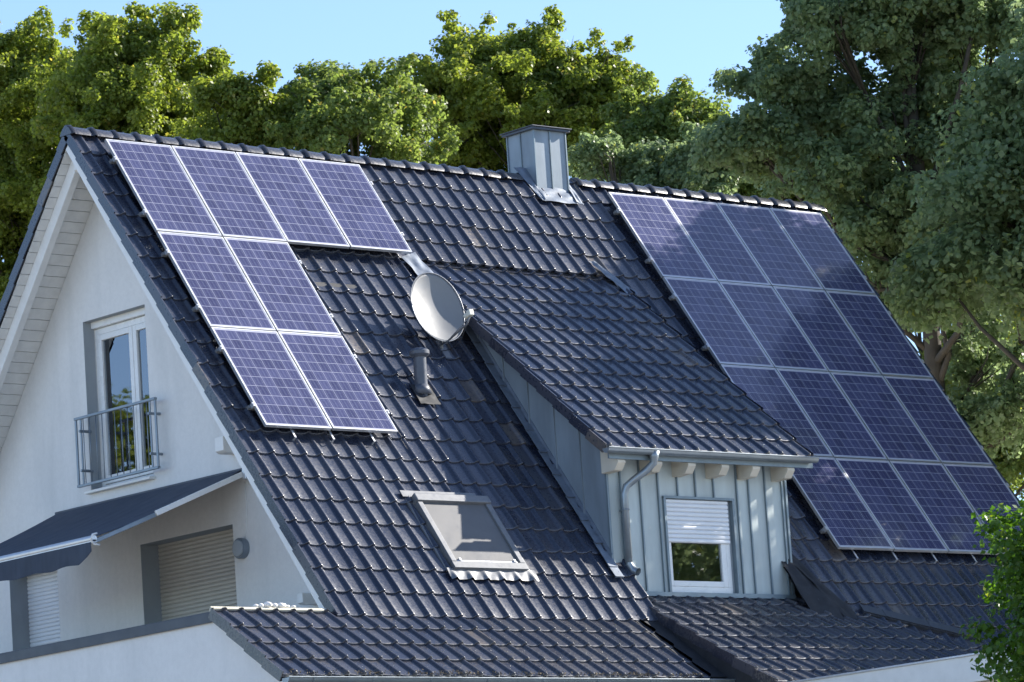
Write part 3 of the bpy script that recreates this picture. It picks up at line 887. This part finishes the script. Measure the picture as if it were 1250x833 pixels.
# mounting rails with end clamps and hooks
def rails(xo, vo, layout, side):
    for r_, n_ in enumerate(layout):
        for q_, fr_ in enumerate((.22, .80)):
            v = vo + r_*GV + fr_*PH
            base = pmain(xo, v, -.06)
            last = r_ == len(layout)-1 and q_ == 1
            rn = ['top', 'second', 'third', 'bottom'][r_] if len(layout) == 4 else ['top', 'middle', 'bottom'][r_]
            o = thing('mounting_rail', base, f'aluminium mounting rail, {["upper", "lower"][q_]} one under the {rn} row of the {side} array', 'rail', 'rails under the solar arrays')
            mb = MB(); x1_ = xo + n_*GU + .05; x0_ = xo - .055
            mb.obox(pmain(x0_, v-.02, -.085), V3(x1_-x0_, 0, 0), d_m*.04, n_m*.042)
            part('rail', mb, M['alu_dull'], o)
            for xx in (xo-.022, x1_-.05):
                mb = MB(); mb.obox(pmain(xx, v-.03, -.05), V3(.03, 0, 0), d_m*.06, n_m*.052)
                mb.tube([pmain(xx+.015, v, -.01), pmain(xx+.015, v, .012)], .009, 8)
                part('end_clamp', mb, M['alu'], o)
    v = vo + len(layout)*GV + .03
    for xx in ([.42, 1.0, 1.62] if xo < 1 else [.30, 1.02, 1.75, 2.5, 3.3]):
        mb = MB(); a = pmain(xo+xx, v-.12, -.075)
        mb.obox(a, V3(.026, 0, 0), d_m*.20, n_m*.006)
        mb.obox(pmain(xo+xx, v+.07, -.13), V3(.026, 0, 0), d_m*.008, n_m*.06)
        part('roof_hook', mb, M['alu'], o)
rails(0, 0, (4, 2, 2), 'left')
rails(XA, VA, (4, 4, 4, 4), 'right')

# ------------------------------------------------------------------ satellite dish
dc = Vector((3.63, -1.9, -2.25))
aim = Vector((-.06, -1, .27)).normalized()
sx = aim.cross(Vector((0, 0, 1))).normalized(); sy = sx.cross(aim).normalized()
mbase = main(3.72, 3.35, 0)
dish = thing('satellite_dish', mbase, 'round pale grey satellite dish on mast between array and dormer', 'satellite dish')
mb = MB(); NR, NS = 12, 48; vs, fs = [], []
for side_ in (0, 1):
    for i in range(NR+1):
        r = i/NR
        for j in range(NS):
            th = 2*math.pi*j/NS
            p = dc + sx*(math.cos(th)*r*.395) + sy*(math.sin(th)*r*.475) + aim*(.085*(r*r-1) - (.006 if side_ else 0))
            vs.append(p)
for s in (0, 1):
    o_ = s*(NR+1)*NS
    for i in range(NR):
        for j in range(NS):
            k = (j+1) % NS; f = (o_+i*NS+j, o_+i*NS+k, o_+(i+1)*NS+k, o_+(i+1)*NS+j); fs.append(f if s == 0 else f[::-1])
o_ = (NR+1)*NS
for j in range(NS):
    k = (j+1) % NS; fs.append((NR*NS+j, NR*NS+k, o_+NR*NS+k, o_+NR*NS+j))
mb.add(vs, fs)
part('reflector', mb, M['dish'], dish, smooth=True)
mb = MB(); mb.tube([dc+sx*math.cos(t)*.397+sy*math.sin(t)*.477 for t in np.linspace(0, 2*math.pi, 49)], .008, 6, False)
part('reflector_rim', mb, M['dish_arm'], dish, smooth=True)
lnbp = dc + aim*.54 - sy*.36
mb = MB(); e0 = dc - sy*.47 - aim*.03
mb.tube([e0 + aim*-.05, e0 + aim*.06 - sy*.02, lnbp - sy*.10 - aim*.05, lnbp - sy*.03 + aim*.04], .013, 8)
mb.tube([e0 + aim*-.10 + sx*.02, e0 + aim*.08 - sy*.06+sx*.03, e0+aim*.2-sy*.02+sx*.03, lnbp-sy*.06+sx*.02], .006, 6)
part('feed_arm', mb, M['dish_arm'], dish, smooth=True)
mb = MB(); mb.tube([lnbp + aim*.06, lnbp + aim*.0, lnbp - aim*.015, lnbp - aim*.05, lnbp-aim*.055], [.028, .03, .035, .035, .02], 16)
mb.obox(lnbp+aim*.02-sx*.035-sy*.04, sx*.07, sy*.08, aim*.07)
part('feed_horn', mb, M['lnb'], dish, bevel=.008)
mb = MB(); mt = dc - aim*.20
mb.tube([tuple(mbase-n_m*.02), tuple(Vector(mbase)+Vector((0, 0, .12))), (mbase[0]-.02, mt.y+.05, mt.z-.15), (mt.x, mt.y+.04, mt.z+.22)], .024, 12)
mb.obox(mt-sx*.07-sy*.12, sx*.14, sy*.24, aim*.09)
mb.obox(main(3.64, 3.27, .02), V3(.16, 0, 0), d_m*.2, n_m*.012)
mb.bar(e0-aim*.08, mt-sy*.1, .05, .05)
part('mast', mb, M['dish_arm'], dish, bevel=.004)

mb = MB(); q0 = Vector(lnbp - sy*.06); q3 = Vector(main(3.66, 3.38, .05))
mb.tube([q0, q0.lerp(q3, .35)+Vector((0, 0, -.16)), q0.lerp(q3, .7)+Vector((0, 0, -.10)), q3, main(3.60, 3.46, .05)], .006, 6)
part('cable', mb, M['lead_dark'], dish, smooth=True)
# ------------------------------------------------------------------ awning
ay0, ay1 = -2.09, 1.83; az = -4.47; bxx, bzz = -1.95, -5.35
aw = thing('awning', (XG, ay0, az-.1), 'dark blue retractable awning with pale front bar above the terrace doors', 'awning')
vs, fs = [], []; n1_, n2_ = 24, 40
for i in range(n1_+1):
    t = i/n1_
    for j in range(n2_+1):
        y = ay0+.02 + (ay1-ay0-.04)*j/n2_
        sag = -.05*math.sin(math.pi*t) - .006*math.sin(j*1.9)*math.sin(math.pi*t)
        vs.append((XG-.06+(bxx-XG+.08)*t, y, az+.02+(bzz-az)*t+sag))
for i in range(n1_):
    for j in range(n2_): k = i*(n2_+1)+j; fs.append((k, k+1, k+n2_+2, k+n2_+1))
mb = MB(); mb.add(vs, fs); N0 = len(vs)
mb.add([(x_, y_, z_-.004) for x_, y_, z_ in vs], [f[::-1] for f in fs])
part('fabric', mb, M['fabric'], aw, smooth=True)
mb = MB(); mb.box(XG-.09, XG, ay0-.04, ay1+.04, az-.07, az+.03)
part('cassette', mb, M['darkmetal'], aw, bevel=.01)
mb = MB(); mb.tube([(bxx, ay0, bzz), (bxx, ay1+.02, bzz)], .042, 12); mb.box(bxx-.03, bxx+.03, ay0, ay1, bzz-.05, bzz-.01)
part('front_bar', mb, M['alu'], aw, bevel=.004)
mb = MB(); mb.tube([(bxx+.03, ay0-.012, bzz+.06), (bxx-.035, ay0-.012, bzz+.045), (bxx-.06, ay0-.012, bzz-.02), (bxx-.02, ay0-.012, bzz-.07), (bxx+.06, ay0-.012, bzz-.075)], .012, 8)
part('end_cap', mb, M['upvc'], aw, smooth=True)
# valance with a rounded corner
pts = []; yv = np.linspace(ay0+.03, ay1, 60)
vs, fs = [], []; rows_ = 6
for a, y in enumerate(yv):
    dpt = .235*min(1, .25+((y-ay0)/.30)**.6*.75) + .012*math.sin((y-ay0)*9)
    for b in range(rows_+1):
        t = b/rows_
        vs.append((bxx-.035+.010*math.sin(y*14)*t, y, bzz-.04-dpt*t))
for a in range(len(yv)-1):
    for b in range(rows_): k = a*(rows_+1)+b; fs.append((k, k+rows_+1, k+rows_+2, k+1))
mb = MB(); mb.add(vs, fs); mb.add([(x_+.003, y_, z_) for x_, y_, z_ in vs], [f[::-1] for f in fs])
part('valance', mb, M['fabric'], aw, smooth=True)
mb = MB(); A = V3(XG-.05, ay0-.02, az-.03); B = V3(bxx+.02, ay0+.03, bzz-.03)
mid = A + (B-A)*.60
mb.bar(A, mid, .035, .065)
part('arm', mb, M['upvc'], aw, bevel=.005)
mb = MB(); mb.bar(mid+V3(-.0, .02, -.015), B, .03, .05)
part('fore_arm', mb, M['greymetal'], aw, bevel=.005)
mb = MB(); mb.box(XG-.12, XG, ay0-.10, ay0-.03, az-.12, az+.05)
part('wall_bracket', mb, M['alu'], aw, bevel=.008)

# lamp and cable on the gable wall
lamp = thing('wall_lamp', (XG, -1.91, -5.39), 'round grey bulkhead lamp on white wall beside the terrace shutter', 'lamp')
mb = MB(); mb.tube([(XG, -1.91, -5.39), (XG-.07, -1.91, -5.39), (XG-.08, -1.91, -5.39)], [.125, .125, .118], 32)
part('housing', mb, M['greymetal'], lamp, autos=40)
mb = MB(); mb.tube([(XG-.08, -1.91, -5.39), (XG-.095, -1.91, -5.39), (XG-.102, -1.91, -5.39)], [.10, .095, .06], 32)
part('cover', mb, M['reveal'], lamp, autos=40)
mb = MB(); mb.tube([(XG-.008, -2.02, -4.60), (XG-.008, -2.03, -4.9), (XG-.008, -2.0, -5.15), (XG-.008, -1.96, -5.27)], .006, 6)
single('cable', mb, M['upvc'], (XG, -2.0, -5.27), 'thin white cable hanging from awning down to the wall lamp', 'cable', smooth=True)

# pebbles along the top of the extension roof
for i, (xx, sz) in enumerate(((-1.42, .028), (-1.35, .035), (-1.24, .052), (-1.14, .040), (-1.05, .045), (-.97, .030), (-.88, .024))):
    bm = bmesh.new(); bmesh.ops.create_icosphere(bm, subdivisions=2, radius=sz)
    for v in bm.verts: v.co = Vector((v.co.x*1.2, v.co.y, v.co.z*.7)) * (1+.12*math.sin(v.co.x*90+i)+.08*math.cos(v.co.y*70+i*2))
    me = bpy.data.meshes.new('pebble'); bm.to_mesh(me); bm.free(); me.materials.append(M['pebble'])
    me.polygons.foreach_set('use_smooth', [True]*len(me.polygons))
    o = link('pebble', me, None); o.location = (xx, -4.40, -6.425+ZO+sz*.55)
    tag(o, 'white pebble lying in the row on top edge of the lowest left roof', 'pebble', 'white pebbles on the lower roof edge')
# moss along the extension eave
mb = MB()
r = np.random.default_rng(3)
for i in range(1500):
    x = r.uniform(XP, 4.2)
    if (math.sin(x*5)+math.sin(x*2.3+1)) < -.2 and r.random() < .75: continue
    p = O1 + V3(x, 0, 0) + d1*(E1 - abs(r.normal(0, .028))) + n1*(.03+abs(r.normal(0, .012)))
    s = r.uniform(.006, .018)
    q = r.normal(0, 1, (4, 3)); q /= np.linalg.norm(q, axis=1)[:, None]
    mb.add([p+a*s for a in q], [(0, 1, 2), (0, 2, 3), (0, 3, 1), (1, 3, 2)])
single('moss', mb, M['moss'], (0, -5.6, -7.2), 'brown dry moss along the lower edge of the extension roof', 'moss', kind='stuff')

# ------------------------------------------------------------------ flat-roofed wing lower right
wing = thing('flat_roof_wing', (7, -10, -13.4), 'cream flat roofed annex with pale white fascia at lower right', 'annex')
mb = MB(); mb.box(4.08, 10.5, -14.8, -6.9, -13.4, -7.88)
part('wall', mb, M['cream'], wing)
mb = MB(); mb.box(4.0, 10.6, -15.0, -6.8, -7.875, -7.583)
part('fascia', mb, M['whitewood'], wing, bevel=.006)
mb = MB(); mb.box(3.975, 10.62, -15.02, -6.78, -7.583, -7.56)
part('roof_edge', mb, M['alu'], wing, bevel=.004)

# ------------------------------------------------------------------ ground
mb = MB(); n_ = 40; vs, fs = [], []
mb.add([(-900, -900, -13.4), (900, -900, -13.4), (900, 900, -13.4), (-900, 900, -13.4)], [(0, 1, 2, 3)])
single('ground', mb, M['bounce_ground'], (0, 0, -13.4), kind='structure')

# ------------------------------------------------------------------ trees
def leaf_cloud(centres, radii, per, size, r, flat=.8, droop=.25):
    """numpy: kite-shaped folded leaves spread through ellipsoidal clumps"""
    n = int(sum(per)); idx = np.repeat(np.arange(len(centres)), per)
    d = r.normal(size=(n, 3)); d /= np.linalg.norm(d, axis=1)[:, None]
    rad = r.random(n)**.42
    # sub-clusters so that each clump has light and dark knots
    knots = r.normal(size=(len(centres)*14, 3)); knots /= np.linalg.norm(knots, axis=1)[:, None]
    kk = knots[idx*14 + r.integers(0, 14, n)]
    loc = d*.42 + kk*.78
    loc *= (rad[:, None]*.35+.65)
    pos = centres[idx] + loc*radii[idx][:, None]*np.array([1, 1, flat])
    nrm = .55*d + .45*kk + np.array([0, 0, .55]) + r.normal(size=(n, 3))*.55
    nrm /= np.linalg.norm(nrm, axis=1)[:, None]
    t = r.normal(size=(n, 3)); t[:, 2] -= droop*3
    t -= nrm*np.sum(t*nrm, axis=1)[:, None]; t /= np.linalg.norm(t, axis=1)[:, None]
    s = np.cross(nrm, t)
    sz = size*r.uniform(.65, 1.25, n)[:, None]
    b = pos - t*sz*.5; tip = pos + t*sz*.5
    l = pos + s*sz*.42 + nrm*sz*.10 - t*sz*.06; rr = pos - s*sz*.42 + nrm*sz*.10 - t*sz*.06
    V = np.stack([b, l, tip, rr], 1).reshape(-1, 3)
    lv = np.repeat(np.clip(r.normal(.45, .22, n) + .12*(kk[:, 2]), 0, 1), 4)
    return V, lv
def fast_mesh(name, V, lv, mat):
    n = len(V)//4
    me = bpy.data.meshes.new(name)
    me.vertices.add(n*4); me.vertices.foreach_set('co', V.astype(np.float32).ravel())
    i = np.arange(n)*4
    F = np.stack([i, i+1, i+2, i, i+2, i+3], 1).ravel()
    me.loops.add(n*6); me.loops.foreach_set('vertex_index', F.astype(np.int32))
    me.polygons.add(n*2); me.polygons.foreach_set('loop_start', (np.arange(n*2)*3).astype(np.int32))
    me.update(calc_edges=True); me.validate()
    at = me.attributes.new('lv', 'FLOAT', 'POINT'); at.data.foreach_set('value', lv.astype(np.float32))
    me.materials.append(mat)
    return me
def tree(name, base, top, rx, rz, mat, label, cat='tree', group=None, seed=0, clumps=110, cr=(.55, 1.0), per=620, leaf=.13, lean=(0, 0), lobes=5, ry=None, trunk_r=.22, hollow=.5):
    """base: (x, y) in house coords; top: z of the crown's top (house); rx, rz crown radii"""
    r = np.random.default_rng(seed)
    ry = ry or rx
    cz = top - rz
    root = thing(name, (base[0], base[1], -13.4), label, cat, group)
    C0 = np.array([lean[0], lean[1], cz+13.4])
    # lobes: offset sub-crowns give an uneven outline
    lob = [(C0, np.array([rx, ry, rz])*.86)]
    for i in range(lobes):
        a = 2*math.pi*(i+r.random()*.7)/lobes; e = r.uniform(-.3, .95)
        dv = np.array([math.cos(a)*math.cos(e)*rx, math.sin(a)*math.cos(e)*ry, math.sin(e)*rz])
        sc = r.uniform(.40, .60)
        lob.append((C0 + dv*(1-sc*.75), np.array([rx, ry, rz])*sc))
    cs, rs = [], []
    w = np.array([np.prod(q[1])**(2/3) for q in lob]); w /= w.sum()
    for i in range(clumps):
        L = lob[r.choice(len(lob), p=w)]
        d = r.normal(size=3); d /= np.linalg.norm(d)
        if d[2] < -.3: d[2] *= -.6
        q = L[0] + d*L[1]*r.uniform(hollow, 1.0)
        cs.append(q); rs.append(r.uniform(*cr))
    cs, rs = np.array(cs), np.array(rs)
    per_ = np.maximum(40, (per*(rs/np.mean(rs))**2)).astype(int)
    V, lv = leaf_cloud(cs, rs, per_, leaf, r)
    link('crown', fast_mesh('crown', V, lv, mat), root)
    # trunk and limbs to the clumps
    mb = MB(); H = cz+13.4
    tp = [np.array([0, 0, 0.]), np.array([lean[0]*.2, lean[1]*.2, H*.35]), np.array([lean[0]*.6, lean[1]*.6, H*.72]), C0 + np.array([0, 0, rz*.15]), C0+np.array([.2, .1, rz*.75])]
    mb.tube(tp, [trunk_r*1.3, trunk_r, trunk_r*.8, trunk_r*.5, trunk_r*.15], 10)
    sel = r.permutation(len(cs))[:min(len(cs), 60)]
    for i in sel:
        e = cs[i]
        hz = np.clip(e[2] - np.linalg.norm((e-C0)[:2])*.9 - .4, H*.5, C0[2]+rz*.5)
        if hz < C0[2]+rz*.15: t = (hz - H*.72)/max(.01, C0[2]+rz*.15-H*.72); p0 = tp[2]+(tp[3]-tp[2])*t
        else: t = (hz - C0[2]-rz*.15)/(rz*.6); p0 = tp[3]+(tp[4]-tp[3])*t
        p0[2] = hz
        m1 = p0*.6+e*.4 + r.normal(0, .18, 3) - np.array([0, 0, .15]); m2 = p0*.25+e*.75 + r.normal(0, .15, 3)
        br = trunk_r*r.uniform(.22, .42)
        mb.tube([p0, m1, m2, e], [br, br*.7, br*.4, br*.15], 6)
    V_ = mb.V; me = new_mesh('trunk', V_, mb.F, M['bark'], True)
    link('trunk', me, root)
    return root
BG = 'trees standing behind the house'
RV = np.array([.763, -.646])
def lobed_tree(name, base, lobes, mat, label, group=None, seed=0, dens=2.6, cr=(.24, .46), per=370, leaf=.086, body=True, trunk_r=.2, flat=.8):
    """lobes: (sideways offset, height of the centre in house coordinates, radius)"""
    r = np.random.default_rng(seed)
    root = thing(name, (base[0], base[1], -13.4), label, 'tree', group)
    L = []
    for q, z, rad in lobes:
        dp = r.uniform(-.9, .6) * rad
        L.append((np.array([q*RV[0] - dp*RV[1], q*RV[1] + dp*RV[0], z+13.4]), rad))
    zc = np.mean([l[0][2] for l in L]); w = max(abs(q) for q, z, rad in lobes)
    if body:
        for i in range(4):
            L.append((np.array([r.uniform(-.5, .5)*w, r.uniform(-.5, .5)*w+.6, zc - 1.5 - i*1.0]), 1.3))
    cs, rs, out = [], [], []
    for c, rad in L:
        n = int(dens*4*math.pi*rad*rad)
        for i in range(max(n, 8)):
            d = r.normal(size=3); d /= np.linalg.norm(d)
            if d[2] < -.35: d[2] *= -.5
            k = rad*r.uniform(.55, 1.0)
            if i % 5 == 0:
                k = rad*r.uniform(1.0, 1.32); d[2] += .25
                cs.append(c + d*k); rs.append(r.uniform(.10, .24))
                cs.append(c + d*k*.88); rs.append(r.uniform(.16, .28))
            else:
                cs.append(c + d*k*np.array([1, 1, 1.08])); rs.append(r.uniform(*cr))
    cs, rs = np.array(cs), np.array(rs)
    per_ = np.maximum(26, per*(rs/.35)**2).astype(int)
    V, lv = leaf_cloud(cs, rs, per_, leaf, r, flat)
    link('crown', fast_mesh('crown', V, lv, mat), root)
    mb = MB(); C0 = np.mean([l[0] for l in L], axis=0); H = C0[2]
    top = L[int(np.argmax([l[0][2] for l in L]))][0]
    tp = [np.array([0, 0, 0.]), np.array([0, 0, H*.35]), np.array([C0[0]*.6, C0[1]*.6, H*.72]), C0, (C0+top)/2, top]
    mb.tube(tp, [trunk_r*1.3, trunk_r, trunk_r*.85, trunk_r*.6, trunk_r*.4, trunk_r*.12], 10)
    for c, rad in L:
        t = r.uniform(.2, .9); p0 = tp[2]*(1-t)+tp[3]*t
        if c[2] < p0[2]-.5: p0 = tp[2]
        m1 = p0*.55+c*.45 + r.normal(0, .15, 3) + np.array([0, 0, -.2]); br = trunk_r*r.uniform(.22, .38)
        mb.tube([p0, m1, c, c+np.array([0, 0, rad*.5])], [br, br*.75, br*.5, br*.15], 7)
        for i in range(7):
            d = r.normal(size=3); d /= np.linalg.norm(d); d[2] = abs(d[2])
            mb.tube([m1*.4+c*.6, c+d*rad*.45+r.normal(0, .06, 3), c+d*rad*.95], [br*.35, br*.22, br*.06], 5)
    link('trunk', new_mesh('trunk', mb.V, mb.F, M['bark'], True), root)
    return root
lobed_tree('maple_tree', (19.6, 30.1), [(-0.36, 9.04, 1.01), (0.64, 8.84, 1.01), (1.08, 7.81, 1.52), (-0.16, 6.89, 1.69), (-1.4, 8.64, 1.52), (0.47, 6.19, 1.52)],
           M['leaf'], 'leafy green tree at far left edge of the row behind the house', BG, 1)
lobed_tree('maple_tree', (19.2, 25.3), [(-0.42, 8.14, 0.93), (0.31, 8.16, 0.92), (0.84, 7.65, 0.89), (-0.26, 6.89, 1.45), (0.85, 6.5, 1.13), (-1.05, 7.1, 0.97), (0.15, 5.75, 1.29)],
           M['leaf'], 'broad green tree rising behind the gable peak at left', BG, 2)
lobed_tree('maple_tree', (18.4, 20.9), [(-0.34, 6.25, 0.62), (0.21, 6.03, 0.71), (-0.3, 5.31, 1.08), (0.58, 5.78, 0.77)],
           M['leaf'], 'narrow sunlit tree filling the dip beside the broad left tree', BG, 3)
lobed_tree('linden_tree', (19.9, 19.6), [(-0.48, 6.38, 0.77), (0.12, 6.25, 0.77), (0.73, 6.05, 0.69), (-0.09, 5.32, 1.23), (0.98, 5.25, 0.74), (-0.97, 5.98, 0.74)],
           M['leaf_olive'], 'olive green tree behind the ridge above the stepped solar array', BG, 4)
lobed_tree('maple_tree', (27.7, 23.3), [(-0.55, 8.5, 1.08), (-1.41, 8.31, 1.04), (0.58, 8.28, 0.98), (-1.87, 7.64, 1.01), (1.34, 7.68, 0.98), (-0.48, 7.05, 1.85), (1.01, 6.62, 1.52), (1.98, 7.22, 0.76)],
           M['leaf'], 'tallest round green tree behind the ridge just left of the chimney', BG, 5)
lobed_tree('linden_tree', (25.6, 17.3), [(-0.06, 5.99, 0.72), (0.62, 5.63, 0.69), (0.19, 5.01, 1.1), (-0.67, 5.22, 0.79)],
           M['leaf_olive'], 'yellowing small tree behind the ridge right of the chimney', BG, 6)
lobed_tree('silver_linden', (21.6, 13.0), [(-0.13, 3.75, 0.59), (0.76, 3.77, 0.73), (-1.0, 3.89, 0.53), (0.28, 3.25, 0.88)],
           M['leaf_grey'], 'low grey green tree directly above the ridge right of the chimney', BG, 16)
lobed_tree('maple_tree', (27.2, 12.1), [(-2.84, 3.93, 1.06), (-1.49, 3.62, 1.22), (-0.25, 1.58, 1.22), (1.0, -0.16, 1.37), (1.83, -1.42, 1.22), (0.48, -1.18, 1.06)],
           M['leaf_olive'], 'sunlit green tree glimpsed through the branches of the big right tree', BG, 7)
lobed_tree('silver_linden', (17.9, 3.3), [(-2.12, 3.08, 0.77), (-1.05, 3.62, 0.96), (0.13, 4.05, 1.41), (1.38, 3.46, 1.54), (-2.38, 2.05, 0.87), (-1.4, 2.24, 1.15), (-0.11, 2.29, 1.41), (1.13, 1.7, 1.41), (-1.59, 1.3, 0.71), (-.85, .62, .42), (-0.46, 0.91, 0.9), (0.78, 0.32, 1.03), (1.61, -0.75, 1.03), (0.79, -1.58, 0.58), (2.28, 1.62, 1.54), (-.75, -.15, .6), (.1, -.4, .8), (.5, -2.6, .7), (1.4, -2.4, .9), (-0.01, 5.83, 1.54), (1.51, 5.48, 1.67)],
           M['leaf_grey'], 'huge dark grey green tree towering at right over the solar array', None, 9, body=False, trunk_r=.19, dens=2.3, flat=.78, leaf=.092)
tree('leafy_bush_tree', (1.97, -14.52), -6.2, 1.8, 1.9, M['leaf_bright'], 'bright green leafy tree in the near lower right corner', seed=10, clumps=210, cr=(.28, .5), per=340, leaf=.078, trunk_r=.1)
tree('linden_tree', (15.9, -5.5), .4, 2.2, 3.4, M['leaf_grey'], 'lower tree in front of the right gable, shading the porch roof end', seed=21, clumps=130, cr=(.4, .75), per=480, leaf=.12)
# trees outside the frame: they shade the right of the roof and show in the window panes
tree('linden_tree', (15.75, -2.5), 4.9, 2.45, 5.5, M['leaf_grey'], 'grey green tree at right frame edge, close beyond the end of the right array', seed=11, clumps=230, cr=(.35, .7), per=520, leaf=.11)
tree('maple_tree', (-27, 36), 4.5, 5.0, 6.0, M['leaf'], 'green tree mirrored in the balcony door glass', seed=12, clumps=90, cr=(.9, 1.5), per=420, leaf=.22)
tree('maple_tree', (28, -31), 2.5, 5.5, 6.0, M['leaf_grey'], 'green tree mirrored in the dormer window glass', seed=13, clumps=90, cr=(.9, 1.5), per=420, leaf=.22)
